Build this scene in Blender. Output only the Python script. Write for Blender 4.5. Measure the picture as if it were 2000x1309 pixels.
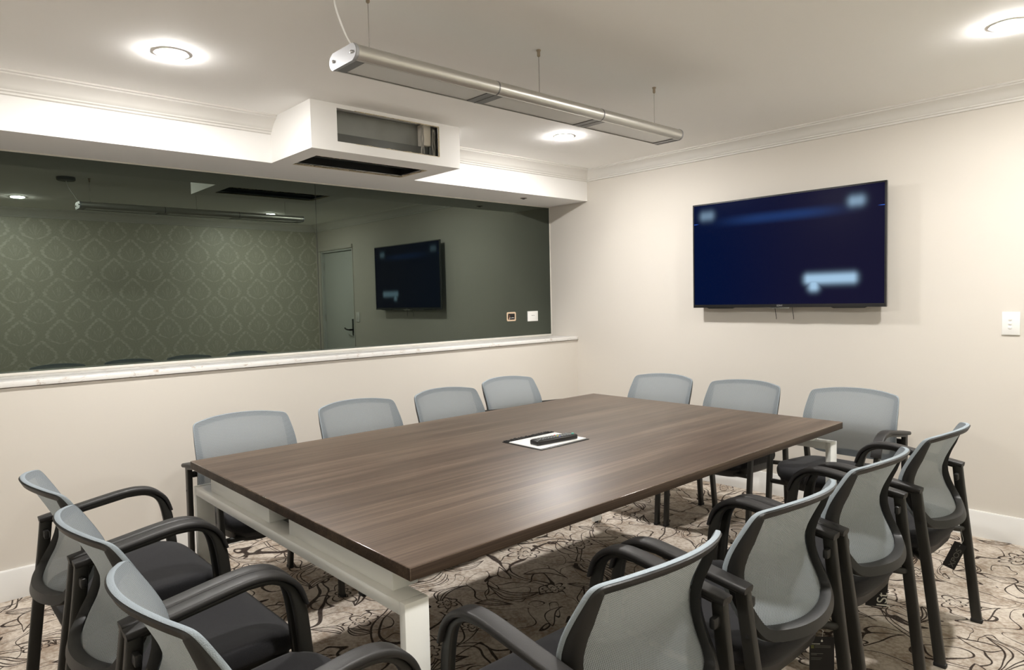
import bpy, bmesh, math, random
from mathutils import Vector, Matrix

random.seed(7)
PI = math.pi
for o in list(bpy.data.objects):
    bpy.data.objects.remove(o, do_unlink=True)
S = bpy.context.scene
COL = S.collection

# ------------------------------------------------------------------ camera
CAMH = 1.286
RX = Vector((0.6764, 0.7362, -0.0221))
RD = Vector((0.0242, -0.0523, -0.9983))
RF = Vector((-0.7361, 0.6748, -0.0532))
cam = bpy.data.cameras.new('camera')
cam.sensor_width = 36.0
cam.lens = 1330.05 / 2000.0 * 36.0
cam.clip_start = 0.02
co = bpy.data.objects.new('camera', cam)
COL.objects.link(co)
m3 = Matrix((RX, -RD, -RF)).transposed().to_quaternion().to_matrix()
co.matrix_world = Matrix.Translation((0, 0, CAMH)) @ m3.to_4x4()
S.camera = co

# ------------------------------------------------------------------ world, lights, exposure
W = bpy.data.worlds.new('world')
S.world = W
W.use_nodes = True
W.node_tree.nodes['Background'].inputs[0].default_value = (0.9, 0.95, 1.0, 1)
W.node_tree.nodes['Background'].inputs[1].default_value = 0.0
S.view_settings.view_transform = 'Standard'
S.view_settings.look = 'None'
S.view_settings.gamma = 1.0
S.view_settings.use_curve_mapping = False
S.view_settings.exposure = 0.10
S.cycles.max_bounces = 10
S.cycles.diffuse_bounces = 6
S.cycles.glossy_bounces = 4
S.cycles.transmission_bounces = 6
S.cycles.transparent_max_bounces = 16
S.cycles.sample_clamp_indirect = 12.0
S.cycles.caustics_reflective = False
S.cycles.caustics_refractive = False
S.cycles.use_denoising = True

ZC = 2.275                      # ceiling height
DOWNLIGHTS = [(-2.89, 0.875), (-2.89, 3.12), (-0.65, 0.90), (-0.65, 3.165)]
LENS_GLOW = 1090.0              # glow of the downlight lenses, the room's only light with their beams
BEAM_W = 36.0                   # centre of the downlight's beam
LAMP_COL = (1.0, 0.972, 0.938)
for (lx, ly) in DOWNLIGHTS:
    L = bpy.data.lights.new('downlight_beam', 'SPOT')
    L.spot_size = math.radians(112)
    L.spot_blend = 1.0
    L.shadow_soft_size = 0.04
    L.energy = BEAM_W
    L.color = LAMP_COL
    lo = bpy.data.objects.new('downlight_beam', L)
    lo.location = (lx, ly, ZC - 0.0105)
    COL.objects.link(lo)

# ------------------------------------------------------------------ materials
MAT = {}


def new_mat(name):
    m = bpy.data.materials.new(name)
    m.use_nodes = True
    nt = m.node_tree
    b = nt.nodes['Principled BSDF']
    MAT[name] = m
    return m, nt, b


def simple(name, col, rough=0.5, metal=0.0, spec=0.5, bump=0.0, bscale=200.0, var=0.0, vscale=8.0, coat=0.0):
    m, nt, b = new_mat(name)
    b.inputs['Base Color'].default_value = (*col, 1)
    b.inputs['Roughness'].default_value = rough
    b.inputs['Metallic'].default_value = metal
    b.inputs['Specular IOR Level'].default_value = spec
    b.inputs['Coat Weight'].default_value = coat
    if bump or var:
        tc = nt.nodes.new('ShaderNodeTexCoord')
    if bump:
        n = nt.nodes.new('ShaderNodeTexNoise')
        n.inputs['Scale'].default_value = bscale
        n.inputs['Detail'].default_value = 2
        nt.links.new(tc.outputs['Object'], n.inputs['Vector'])
        bp = nt.nodes.new('ShaderNodeBump')
        bp.inputs['Strength'].default_value = bump
        bp.inputs['Distance'].default_value = 0.002
        nt.links.new(n.outputs['Fac'], bp.inputs['Height'])
        nt.links.new(bp.outputs['Normal'], b.inputs['Normal'])
    if var:
        n2 = nt.nodes.new('ShaderNodeTexNoise')
        n2.inputs['Scale'].default_value = vscale
        n2.inputs['Detail'].default_value = 4
        nt.links.new(tc.outputs['Object'], n2.inputs['Vector'])
        mx = nt.nodes.new('ShaderNodeMix')
        mx.data_type = 'RGBA'
        mx.inputs[6].default_value = (*[c * (1 - var) for c in col], 1)
        mx.inputs[7].default_value = (*[min(1, c * (1 + var)) for c in col], 1)
        nt.links.new(n2.outputs['Fac'], mx.inputs[0])
        nt.links.new(mx.outputs[2], b.inputs['Base Color'])
    return m


class NB:
    """small node-building helper"""
    def __init__(s, nt):
        s.nt = nt

    def n(s, t, **kw):
        x = s.nt.nodes.new(t)
        for k, v in kw.items():
            setattr(x, k, v)
        return x

    def put(s, sock, v):
        if hasattr(v, 'is_linked') or isinstance(v, bpy.types.NodeSocket):
            s.nt.links.new(v, sock)
        else:
            sock.default_value = v

    def m(s, op, a, b=0.0, c=0.0, clamp=False):
        x = s.n('ShaderNodeMath', operation=op)
        x.use_clamp = clamp
        s.put(x.inputs[0], a)
        s.put(x.inputs[1], b)
        s.put(x.inputs[2], c)
        return x.outputs[0]

    def mix(s, f, a, b):
        x = s.n('ShaderNodeMix', data_type='RGBA')
        s.put(x.inputs[0], f)
        s.put(x.inputs[6], a)
        s.put(x.inputs[7], b)
        return x.outputs[2]

    def noise(s, vec, scale, detail=2, rough=0.5, dist=0.0):
        x = s.n('ShaderNodeTexNoise')
        s.put(x.inputs['Vector'], vec)
        x.inputs['Scale'].default_value = scale
        x.inputs['Detail'].default_value = detail
        x.inputs['Roughness'].default_value = rough
        x.inputs['Distortion'].default_value = dist
        return x.outputs['Fac']

    def mapping(s, vec, scale=(1, 1, 1), loc=(0, 0, 0), rot=(0, 0, 0)):
        x = s.n('ShaderNodeMapping')
        s.put(x.inputs['Vector'], vec)
        x.inputs['Scale'].default_value = scale
        x.inputs['Location'].default_value = loc
        x.inputs['Rotation'].default_value = rot
        return x.outputs[0]

    def sep(s, vec):
        x = s.n('ShaderNodeSeparateXYZ')
        s.put(x.inputs[0], vec)
        return x.outputs

    def comb(s, a, b, c):
        x = s.n('ShaderNodeCombineXYZ')
        for i, v in enumerate((a, b, c)):
            s.put(x.inputs[i], v)
        return x.outputs[0]

    def smooth(s, v, lo, hi):
        x = s.n('ShaderNodeMapRange', interpolation_type='SMOOTHSTEP')
        s.put(x.inputs[0], v)
        x.inputs[1].default_value = lo
        x.inputs[2].default_value = hi
        return x.outputs[0]

    def obj(s):
        return s.n('ShaderNodeTexCoord').outputs['Object']


simple('wall_paint', (0.66, 0.625, 0.57), 0.75, spec=0.3, bump=0.10, bscale=350)
simple('ceiling_paint', (0.94, 0.93, 0.91), 0.85, spec=0.25, bump=0.05, bscale=300)
simple('bulkhead_paint', (0.85, 0.84, 0.82), 0.8, spec=0.25, bump=0.05, bscale=300)
simple('cornice_paint', (0.76, 0.745, 0.71), 0.6, spec=0.35)
simple('trim_white', (0.74, 0.735, 0.715), 0.35, spec=0.45)
simple('bead_white', (0.70, 0.68, 0.62), 0.5)
simple('gloss_white', (0.80, 0.80, 0.78), 0.25)
simple('frame_white', (0.80, 0.81, 0.785), 0.22, spec=0.5)
simple('leg_black', (0.017, 0.0165, 0.014), 0.42, spec=0.5, bump=0.12, bscale=900)
simple('plastic_black', (0.010, 0.010, 0.0095), 0.42, spec=0.45, bump=0.2, bscale=700)
simple('arm_black', (0.018, 0.017, 0.0165), 0.48, spec=0.45, bump=0.2, bscale=700)
simple('glide_black', (0.008, 0.008, 0.008), 0.6)
simple('piping', (0.27, 0.31, 0.34), 0.8, spec=0.2, bump=0.6, bscale=450)
simple('clip_grey', (0.10, 0.10, 0.105), 0.4)
simple('black', (0.006, 0.006, 0.006), 0.5)
simple('tv_bezel', (0.008, 0.008, 0.009), 0.3)
simple('tv_edge', (0.10, 0.10, 0.10), 0.3, metal=0.6)
simple('chrome', (0.75, 0.75, 0.76), 0.12, metal=1.0)
simple('silver', (0.56, 0.545, 0.51), 0.36, metal=0.85)
simple('silver_cap', (0.40, 0.405, 0.42), 0.45, metal=0.5)
simple('divider_grey', (0.20, 0.20, 0.20), 0.4, metal=0.5)
simple('diffuser', (0.66, 0.66, 0.645), 0.35)
simple('wire', (0.30, 0.28, 0.25), 0.35, metal=0.8)
simple('bronze', (0.33, 0.27, 0.20), 0.4, metal=0.7)
simple('cord_white', (0.78, 0.78, 0.76), 0.4)
simple('rose_grey', (0.10, 0.10, 0.10), 0.5)
simple('duct_grey', (0.27, 0.275, 0.255), 0.45, metal=0.3, var=0.18, vscale=9)
simple('duct_dark', (0.14, 0.145, 0.135), 0.5, metal=0.3, var=0.12, vscale=14)
simple('duct_black', (0.006, 0.006, 0.006), 0.5)
simple('duct_bar', (0.012, 0.012, 0.013), 0.3)
simple('insulation', (0.62, 0.58, 0.50), 0.8, var=0.12, vscale=30)
simple('foil', (0.26, 0.25, 0.22), 0.35, metal=0.7, bump=0.5, bscale=90)
simple('torn_paper', (0.50, 0.43, 0.30), 0.9, var=0.45, vscale=120)
simple('hole_edge', (0.62, 0.47, 0.33), 0.7, var=0.25, vscale=150)
simple('door_paint', (0.62, 0.64, 0.62), 0.4)
simple('handle_dark', (0.02, 0.018, 0.015), 0.35, metal=0.6)
simple('tag_black', (0.006, 0.006, 0.006), 0.35)
simple('tag_print', (0.55, 0.55, 0.50), 0.5)
simple('tag_dim', (0.10, 0.10, 0.09), 0.5)
simple('tag_olive', (0.12, 0.13, 0.02), 0.5)
simple('string', (0.45, 0.45, 0.42), 0.5)
simple('remote_body', (0.010, 0.009, 0.009), 0.4)
simple('remote_face', (0.05, 0.05, 0.052), 0.25)
simple('key_grey', (0.16, 0.17, 0.17), 0.4)
simple('key_green', (0.08, 0.42, 0.33), 0.4)
simple('key_red', (0.6, 0.06, 0.04), 0.4)
simple('key_yellow', (0.7, 0.5, 0.05), 0.4)
simple('key_blue', (0.1, 0.14, 0.55), 0.4)
simple('lid_white', (0.86, 0.86, 0.85), 0.3)
simple('letter_grey', (0.35, 0.35, 0.35), 0.4)
simple('copper', (0.45, 0.20, 0.10), 0.4, metal=0.8)
simple('sensor_metal', (0.22, 0.18, 0.15), 0.4, metal=0.5)

# downlight lens
m, nt, b = new_mat('lens')
b.inputs['Base Color'].default_value = (1, 1, 1, 1)
b.inputs['Emission Color'].default_value = (*LAMP_COL, 1)
b.inputs['Emission Strength'].default_value = LENS_GLOW

# wall vinyl with a very fine linen weave: wall_paint variant is enough for the rest
# damask wallpaper
m, nt, b = new_mat('damask')
k = NB(nt)
x, y, z = k.sep(k.obj())
PW, PH = 0.34, 0.42


def damask_set(oy, oz):
    u = k.m('SUBTRACT', k.m('FRACT', k.m('ADD', k.m('DIVIDE', k.m('SUBTRACT', y, oy), PW), 0.5)), 0.5)
    v = k.m('SUBTRACT', k.m('FRACT', k.m('ADD', k.m('DIVIDE', k.m('SUBTRACT', z, oz), PH), 0.5)), 0.5)
    u = k.m('MULTIPLY', u, PW)
    v = k.m('MULTIPLY', v, PH)
    # tip-up teardrop: half width w(v), v from -0.14 (bottom) to 0.125 (tip)
    t = k.m('DIVIDE', k.m('ADD', v, 0.125), 0.25)               # 0 bottom .. 1 tip
    tc_ = k.m('MINIMUM', k.m('MAXIMUM', t, 0.0), 1.0)
    s1 = k.m('SINE', k.m('MULTIPLY', k.m('POWER', tc_, 0.66), PI))
    w = k.m('MULTIPLY', k.m('POWER', k.m('MAXIMUM', s1, 0.0001), 1.15), 0.120)
    # leafy edge
    w = k.m('ADD', w, k.m('MULTIPLY', k.m('SINE', k.m('MULTIPLY', v, 190.0)), 0.006))
    au = k.m('ABSOLUTE', u)
    d = k.m('ABSOLUTE', k.m('SUBTRACT', au, w))
    ins = k.m('MULTIPLY', k.m('LESS_THAN', k.m('ABSOLUTE', k.m('SUBTRACT', t, 0.5)), 0.5), 1.0)
    ring = k.m('MULTIPLY', k.m('SUBTRACT', 1.0, k.smooth(d, 0.009, 0.021)), ins)
    # inner leaf fan
    ang = k.n('ShaderNodeMath', operation='ARCTAN2')
    k.put(ang.inputs[0], au)
    k.put(ang.inputs[1], k.m('ADD', v, 0.11))
    fan = k.m('SINE', k.m('MULTIPLY', ang.outputs[0], 17.0))
    rr = k.m('SQRT', k.m('ADD', k.m('MULTIPLY', u, u), k.m('POWER', k.m('ADD', v, 0.03), 2.0)))
    fan = k.m('MULTIPLY', k.smooth(fan, 0.35, 0.8), k.m('SUBTRACT', 1.0, k.smooth(rr, 0.05, 0.065)))
    return k.m('MAXIMUM', ring, k.m('MULTIPLY', fan, 0.6))


pat = k.m('MAXIMUM', damask_set(1.299, 1.895), damask_set(1.469, 1.685))
nz = k.noise(k.obj(), 38, 3)
patn = k.m('MULTIPLY', pat, k.smooth(nz, 0.28, 0.60))
fine = k.noise(k.mapping(k.obj(), (60, 60, 300)), 1.0, 2)
base = k.mix(k.smooth(fine, 0.3, 0.7), (0.54, 0.52, 0.43, 1), (0.68, 0.655, 0.55, 1))
colr = k.mix(k.m('MULTIPLY', patn, 0.85), base, (0.86, 0.84, 0.74, 1))
nt.links.new(colr, b.inputs['Base Color'])
b.inputs['Roughness'].default_value = 0.45
b.inputs['Specular IOR Level'].default_value = 0.8

# patterned carpet
m, nt, b = new_mat('carpet')
k = NB(nt)
P = k.obj()
warp = k.n('ShaderNodeTexNoise')
warp.inputs['Scale'].default_value = 3.0
warp.inputs['Detail'].default_value = 1.5
nt.links.new(P, warp.inputs['Vector'])
wv = k.n('ShaderNodeVectorMath', operation='MULTIPLY_ADD')
nt.links.new(warp.outputs['Color'], wv.inputs[0])
wv.inputs[1].default_value = (0.16, 0.16, 0.0)
nt.links.new(P, wv.inputs[2])
PWv = wv.outputs[0]
# A: long double-line scrolls
a = k.noise(PWv, 1.75, 0.0, 0.5, 0.9)
da = k.m('ABSOLUTE', k.m('SUBTRACT', k.m('ABSOLUTE', k.m('SUBTRACT', a, 0.5)), 0.016))
LA = k.m('SUBTRACT', 1.0, k.smooth(da, 0.0032, 0.0058))
# B: single-line leaf outlines
bb_ = k.noise(k.mapping(PWv, (1, 1, 1), (7.3, 2.1, 0)), 3.5, 0.6, 0.5, 1.2)
db = k.m('ABSOLUTE', k.m('SUBTRACT', bb_, 0.56))
LB = k.m('SUBTRACT', 1.0, k.smooth(db, 0.0050, 0.0085))
db2 = k.m('ABSOLUTE', k.m('SUBTRACT', bb_, 0.40))
LB2 = k.m('SUBTRACT', 1.0, k.smooth(db2, 0.0045, 0.0080))


# C: flowers with lobed petals
def flowers(scale, off, petals, r0):
    vo = k.n('ShaderNodeTexVoronoi', voronoi_dimensions='2D')
    vo.inputs['Scale'].default_value = scale
    vo.inputs['Randomness'].default_value = 0.75
    pm = k.mapping(PWv, (1, 1, 1), off)
    nt.links.new(pm, vo.inputs['Vector'])
    dv = k.n('ShaderNodeVectorMath', operation='SUBTRACT')
    nt.links.new(pm, dv.inputs[0])
    nt.links.new(vo.outputs['Position'], dv.inputs[1])
    dx, dy, dz = k.sep(dv.outputs[0])
    rad = k.m('SQRT', k.m('ADD', k.m('MULTIPLY', dx, dx), k.m('MULTIPLY', dy, dy)))
    at = k.n('ShaderNodeMath', operation='ARCTAN2')
    k.put(at.inputs[0], dy)
    k.put(at.inputs[1], dx)
    cr, cg, cb = k.sep(vo.outputs['Color'])
    an = k.m('ADD', at.outputs[0], k.m('MULTIPLY', cr, 6.28))
    pet = k.m('ABSOLUTE', k.m('SINE', k.m('MULTIPLY', an, petals / 2.0)))
    R = k.m('MULTIPLY', k.m('ADD', 0.62, k.m('MULTIPLY', pet, 0.5)), k.m('ADD', r0 * 0.75, k.m('MULTIPLY', cg, r0 * 0.6)))
    d1 = k.m('ABSOLUTE', k.m('SUBTRACT', rad, R))
    d2 = k.m('ABSOLUTE', k.m('SUBTRACT', rad, k.m('MULTIPLY', R, 0.45)))
    l1 = k.m('SUBTRACT', 1.0, k.smooth(d1, 0.0034, 0.0054))
    l2 = k.m('SUBTRACT', 1.0, k.smooth(d2, 0.0026, 0.0044))
    inside = k.m('LESS_THAN', rad, k.m('ADD', R, 0.004))
    return k.m('MAXIMUM', l1, l2), inside




def leaves(scale, off, L0, w0):
    vo = k.n('ShaderNodeTexVoronoi', voronoi_dimensions='2D')
    vo.inputs['Scale'].default_value = scale
    vo.inputs['Randomness'].default_value = 0.85
    pm = k.mapping(PWv, (1, 1, 1), off)
    nt.links.new(pm, vo.inputs['Vector'])
    dv = k.n('ShaderNodeVectorMath', operation='SUBTRACT')
    nt.links.new(pm, dv.inputs[0])
    nt.links.new(vo.outputs['Position'], dv.inputs[1])
    dx, dy, dz = k.sep(dv.outputs[0])
    cr, cg, cb = k.sep(vo.outputs['Color'])
    th = k.m('MULTIPLY', cr, 6.28)
    cs, sn_ = k.m('COSINE', th), k.m('SINE', th)
    ex = k.m('ADD', k.m('MULTIPLY', dx, cs), k.m('MULTIPLY', dy, sn_))
    ey = k.m('SUBTRACT', k.m('MULTIPLY', dy, cs), k.m('MULTIPLY', dx, sn_))
    ey = k.m('ADD', ey, k.m('MULTIPLY', k.m('MULTIPLY', ex, ex), 4.0))         # bend the leaf
    r = k.m('DIVIDE', ex, k.m('ADD', L0 * 0.7, k.m('MULTIPLY', cg, L0 * 0.5)))
    hwid = k.m('MULTIPLY', k.m('SUBTRACT', 1.0, k.m('MULTIPLY', r, r)), w0)
    hwid = k.m('MULTIPLY', hwid, k.m('SUBTRACT', 1.0, k.m('MULTIPLY', r, 0.45)))
    inside = k.m('LESS_THAN', k.m('ABSOLUTE', ey), hwid)
    inl = k.m('LESS_THAN', k.m('ABSOLUTE', r), 1.05)
    d = k.m('ABSOLUTE', k.m('SUBTRACT', k.m('ABSOLUTE', ey), hwid))
    ol = k.m('MULTIPLY', k.m('SUBTRACT', 1.0, k.smooth(d, 0.0026, 0.0044)), inl)
    rib = k.m('MULTIPLY', k.m('MULTIPLY', inside, k.m('LESS_THAN', cb, 0.45)), k.m('SUBTRACT', 1.0, k.smooth(k.m('ABSOLUTE', k.m('SUBTRACT', k.m('ABSOLUTE', ey), k.m('MULTIPLY', hwid, 0.42))), 0.002, 0.004)))
    return k.m('MAXIMUM', ol, rib), k.m('MULTIPLY', inside, inl)


f1, in1 = flowers(2.3, (0.3, 0.9, 0), 6, 0.060)
f2, in2 = leaves(4.1, (3.1, 5.7, 0), 0.085, 0.026)
f3, in3 = leaves(2.5, (8.7, 1.3, 0), 0.15, 0.036)
vines = k.m('MAXIMUM', k.m('MAXIMUM', LA, LB), LB2)
vines = k.m('MULTIPLY', vines, k.m('SUBTRACT', 1.0, k.m('MAXIMUM', in1, k.m('MAXIMUM', in2, in3))))
small = k.m('MULTIPLY', k.m('MAXIMUM', k.m('MULTIPLY', f2, k.m('SUBTRACT', 1.0, in3)), f3), k.m('SUBTRACT', 1.0, in1))
lines = k.m('MAXIMUM', k.m('MAXIMUM', vines, f1), small)
pile = k.noise(P, 420, 2)
lines = k.m('MULTIPLY', lines, k.smooth(pile, 0.15, 0.5))
mott = k.noise(P, 7.0, 5, 0.65)
mott2 = k.noise(k.mapping(P, (1, 1, 1), (4, 4, 0)), 60.0, 3, 0.6)
mo = k.m('ADD', k.m('MULTIPLY', mott, 0.6), k.m('MULTIPLY', mott2, 0.4))
cbase = k.mix(k.smooth(mo, 0.36, 0.62), (0.30, 0.235, 0.180, 1), (0.60, 0.54, 0.47, 1))
ccol = k.mix(lines, cbase, (0.022, 0.013, 0.010, 1))
nt.links.new(ccol, b.inputs['Base Color'])
b.inputs['Roughness'].default_value = 0.95
b.inputs['Specular IOR Level'].default_value = 0.1
bp = k.n('ShaderNodeBump')
bp.inputs['Strength'].default_value = 0.5
bp.inputs['Distance'].default_value = 0.003
nt.links.new(pile, bp.inputs['Height'])
nt.links.new(bp.outputs['Normal'], b.inputs['Normal'])

# table laminate: grain runs along y
m, nt, b = new_mat('walnut')
k = NB(nt)
P = k.obj()
g1 = k.noise(k.mapping(P, (44, 1.0, 44)), 1.0, 4, 0.62, 0.25)
g2 = k.noise(k.mapping(P, (240, 2.6, 240)), 1.0, 3, 0.6)
g3 = k.noise(k.mapping(P, (6, 0.5, 6)), 1.0, 2, 0.5)
gv = k.m('ADD', k.m('ADD', k.m('MULTIPLY', g1, 0.40), k.m('MULTIPLY', g2, 0.36)), k.m('MULTIPLY', g3, 0.24))
cr = k.n('ShaderNodeValToRGB')
nt.links.new(gv, cr.inputs[0])
e = cr.color_ramp.elements
e[0].position = 0.33
e[0].color = (0.034, 0.022, 0.0150, 1)
e[1].position = 0.66
e[1].color = (0.180, 0.132, 0.096, 1)
mid = cr.color_ramp.elements.new(0.5)
mid.color = (0.085, 0.058, 0.041, 1)
nt.links.new(cr.outputs[0], b.inputs['Base Color'])
b.inputs['Specular IOR Level'].default_value = 0.42
rg = k.m('ADD', 0.37, k.m('MULTIPLY', g2, 0.10))
nt.links.new(rg, b.inputs['Roughness'])

m2 = m.copy()
m2.name = 'walnut_edge'
MAT['walnut_edge'] = m2
pb = [n_ for n_ in m2.node_tree.nodes if n_.type == 'BSDF_PRINCIPLED'][0]
for l_ in list(pb.inputs['Roughness'].links):
    m2.node_tree.links.remove(l_)
pb.inputs['Roughness'].default_value = 0.12
pb.inputs['Specular IOR Level'].default_value = 0.6

m3_ = m.copy()
m3_.name = 'walnut_band'
MAT['walnut_band'] = m3_
rb = [n_ for n_ in m3_.node_tree.nodes if n_.type == 'VALTORGB'][0]
for e_ in rb.color_ramp.elements:
    e_.color = (e_.color[0] * 0.62, e_.color[1] * 0.60, e_.color[2] * 0.57, 1)
pb = [n_ for n_ in m3_.node_tree.nodes if n_.type == 'BSDF_PRINCIPLED'][0]
for l_ in list(pb.inputs['Roughness'].links):
    m3_.node_tree.links.remove(l_)
pb.inputs['Roughness'].default_value = 0.55
pb.inputs['Specular IOR Level'].default_value = 0.25

# marble sill
m, nt, b = new_mat('sill_marble')
k = NB(nt)
P = k.obj()
v1 = k.noise(k.mapping(P, (1, 1, 4), (0, 0, 0), (0, 0, 0.5)), 5.0, 6, 0.7, 1.5)
vein = k.m('SUBTRACT', 1.0, k.smooth(k.m('ABSOLUTE', k.m('SUBTRACT', v1, 0.5)), 0.0, 0.035))
bl = k.noise(P, 22, 3)
vein = k.m('MULTIPLY', vein, k.smooth(bl, 0.5, 0.7))
nt.links.new(k.mix(vein, (0.80, 0.79, 0.77, 1), (0.42, 0.33, 0.26, 1)), b.inputs['Base Color'])
b.inputs['Roughness'].default_value = 0.2

# dark grey mirror glass
m, nt, b = new_mat('dark_mirror')
nt.nodes.remove(b)
out = nt.nodes['Material Output']
gl = nt.nodes.new('ShaderNodeBsdfGlossy')
gl.inputs['Color'].default_value = (0.118, 0.136, 0.116, 1)
gl.inputs['Roughness'].default_value = 0.004
df = nt.nodes.new('ShaderNodeBsdfDiffuse')
df.inputs['Color'].default_value = (0.002, 0.003, 0.003, 1)
ad = nt.nodes.new('ShaderNodeAddShader')
nt.links.new(gl.outputs[0], ad.inputs[0])
nt.links.new(df.outputs[0], ad.inputs[1])
nt.links.new(ad.outputs[0], out.inputs['Surface'])

# chair fabrics
m, nt, b = new_mat('seat_fabric')
k = NB(nt)
P = k.obj()
n1 = k.noise(P, 900, 2)
n2 = k.noise(P, 40, 3)
c = k.mix(k.smooth(n1, 0.3, 0.7), (0.010, 0.010, 0.0112, 1), (0.025, 0.0246, 0.0275, 1))
nt.links.new(c, b.inputs['Base Color'])
b.inputs['Roughness'].default_value = 0.9
b.inputs['Sheen Weight'].default_value = 0.1
b.inputs['Specular IOR Level'].default_value = 0.2
bp = k.n('ShaderNodeBump')
bp.inputs['Strength'].default_value = 0.35
bp.inputs['Distance'].default_value = 0.001
nt.links.new(n1, bp.inputs['Height'])
nt.links.new(bp.outputs['Normal'], b.inputs['Normal'])

m, nt, b = new_mat('mesh_fabric')
nt.nodes.remove(b)
out = nt.nodes['Material Output']
k = NB(nt)
x, y, z = k.sep(k.obj())
F = 2 * PI / 0.0052
sx = k.m('SINE', k.m('MULTIPLY', k.m('ADD', x, k.m('MULTIPLY', z, 0.5)), F))
sz = k.m('SINE', k.m('MULTIPLY', k.m('SUBTRACT', z, k.m('MULTIPLY', x, 0.15)), F))
cell = k.m('MULTIPLY', sx, sz)
hole = k.smooth(cell, 0.25, 0.75)
dif = k.n('ShaderNodeBsdfDiffuse')
dif.inputs['Color'].default_value = (0.37, 0.43, 0.475, 1)
nt.links.new(k.mix(hole, (0.385, 0.425, 0.455, 1), (0.15, 0.17, 0.185, 1)), dif.inputs['Color'])
trl = k.n('ShaderNodeBsdfTranslucent')
trl.inputs['Color'].default_value = (0.20, 0.205, 0.185, 1)
mx1 = k.n('ShaderNodeMixShader')
mx1.inputs[0].default_value = 0.38
nt.links.new(dif.outputs[0], mx1.inputs[1])
nt.links.new(trl.outputs[0], mx1.inputs[2])
trp = k.n('ShaderNodeBsdfTransparent')
mx2 = k.n('ShaderNodeMixShader')
k.put(mx2.inputs[0], k.m('MULTIPLY', hole, 0.45))
nt.links.new(mx1.outputs[0], mx2.inputs[1])
nt.links.new(trp.outputs[0], mx2.inputs[2])
nt.links.new(mx2.outputs[0], out.inputs['Surface'])

# television picture: dark blue menu with soft white captions (object space: x right, z up, metres)
m, nt, b = new_mat('tv_picture')
k = NB(nt)
x, y, z = k.sep(k.obj())


def blob(cx, cz, hw, hh, soft):
    dx = k.m('MAXIMUM', k.m('SUBTRACT', k.m('ABSOLUTE', k.m('SUBTRACT', x, cx)), hw), 0.0)
    dz_ = k.m('MAXIMUM', k.m('SUBTRACT', k.m('ABSOLUTE', k.m('SUBTRACT', z, cz)), hh), 0.0)
    d = k.m('SQRT', k.m('ADD', k.m('MULTIPLY', dx, dx), k.m('MULTIPLY', dz_, dz_)))
    q_ = k.m('DIVIDE', d, soft * 0.55)
    return k.m('POWER', 2.718, k.m('MULTIPLY', k.m('MULTIPLY', q_, q_), -1.0))


txt = k.m('MAXIMUM', blob(0.302, -0.178, 0.126, 0.006, 0.048), blob(0.208, -0.216, 0.006, 0.010, 0.048))
txt = k.m('MULTIPLY', txt, 0.80)
txt = k.m('MAXIMUM', txt, k.m('MULTIPLY', blob(-0.497, 0.262, 0.024, 0.002, 0.054), 0.33))
txt = k.m('MAXIMUM', txt, k.m('MULTIPLY', blob(0.447, 0.252, 0.018, 0.002, 0.054), 0.46))
band = k.m('SUBTRACT', 1.0, k.smooth(k.m('ABSOLUTE', k.m('SUBTRACT', z, 0.213)), 0.0, 0.05))
band = k.m('MULTIPLY', band, k.m('SUBTRACT', 1.0, k.smooth(k.m('ABSOLUTE', x), 0.10, 0.52)))
g = k.smooth(x, -0.55, 0.4)
bgc = k.mix(g, (0.0004, 0.0042, 0.030, 1), (0.0065, 0.0060, 0.024, 1))
bgc = k.mix(k.m('MULTIPLY', band, 0.75), bgc, (0.012, 0.040, 0.15, 1))
ln = k.m('MULTIPLY', k.m('LESS_THAN', k.m('ABSOLUTE', k.m('SUBTRACT', z, 0.213)), 0.0016), k.smooth(k.m('ABSOLUTE', x), 0.555, 0.585))
bgc = k.mix(ln, bgc, (0.05, 0.16, 0.75, 1))
fin = k.mix(txt, bgc, (0.42, 0.64, 0.86, 1))
nt.links.new(fin, b.inputs['Emission Color'])
b.inputs['Emission Strength'].default_value = 1.0
b.inputs['Base Color'].default_value = (0.0008, 0.0008, 0.001, 1)
b.inputs['Roughness'].default_value = 0.24
b.inputs['Specular IOR Level'].default_value = 0.03


# ------------------------------------------------------------------ mesh helpers
def bm_box(bm, lo, hi, bev=0.0, seg=2):
    lo = Vector(lo)
    hi = Vector(hi)
    r = bmesh.ops.create_cube(bm, size=1.0)
    vs = r['verts']
    c = (lo + hi) / 2
    d = hi - lo
    for v in vs:
        v.co = Vector((v.co.x * d.x + c.x, v.co.y * d.y + c.y, v.co.z * d.z + c.z))
    if bev > 0:
        es = list({e for v in vs for e in v.link_edges})
        bmesh.ops.bevel(bm, geom=es, offset=bev, segments=seg, affect='EDGES', profile=0.5)
    return vs


def bm_cyl(bm, p0, p1, r, n=16, r2=None):
    p0 = Vector(p0)
    p1 = Vector(p1)
    d = (p1 - p0)
    q = d.to_track_quat('Z', 'Y').to_matrix()
    r2 = r if r2 is None else r2
    a = [bm.verts.new(p0 + q @ Vector((r * math.cos(2 * PI * i / n), r * math.sin(2 * PI * i / n), 0))) for i in range(n)]
    c = [bm.verts.new(p1 + q @ Vector((r2 * math.cos(2 * PI * i / n), r2 * math.sin(2 * PI * i / n), 0))) for i in range(n)]
    for i in range(n):
        j = (i + 1) % n
        bm.faces.new((a[i], a[j], c[j], c[i]))
    bm.faces.new(a[::-1])
    bm.faces.new(c)


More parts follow.
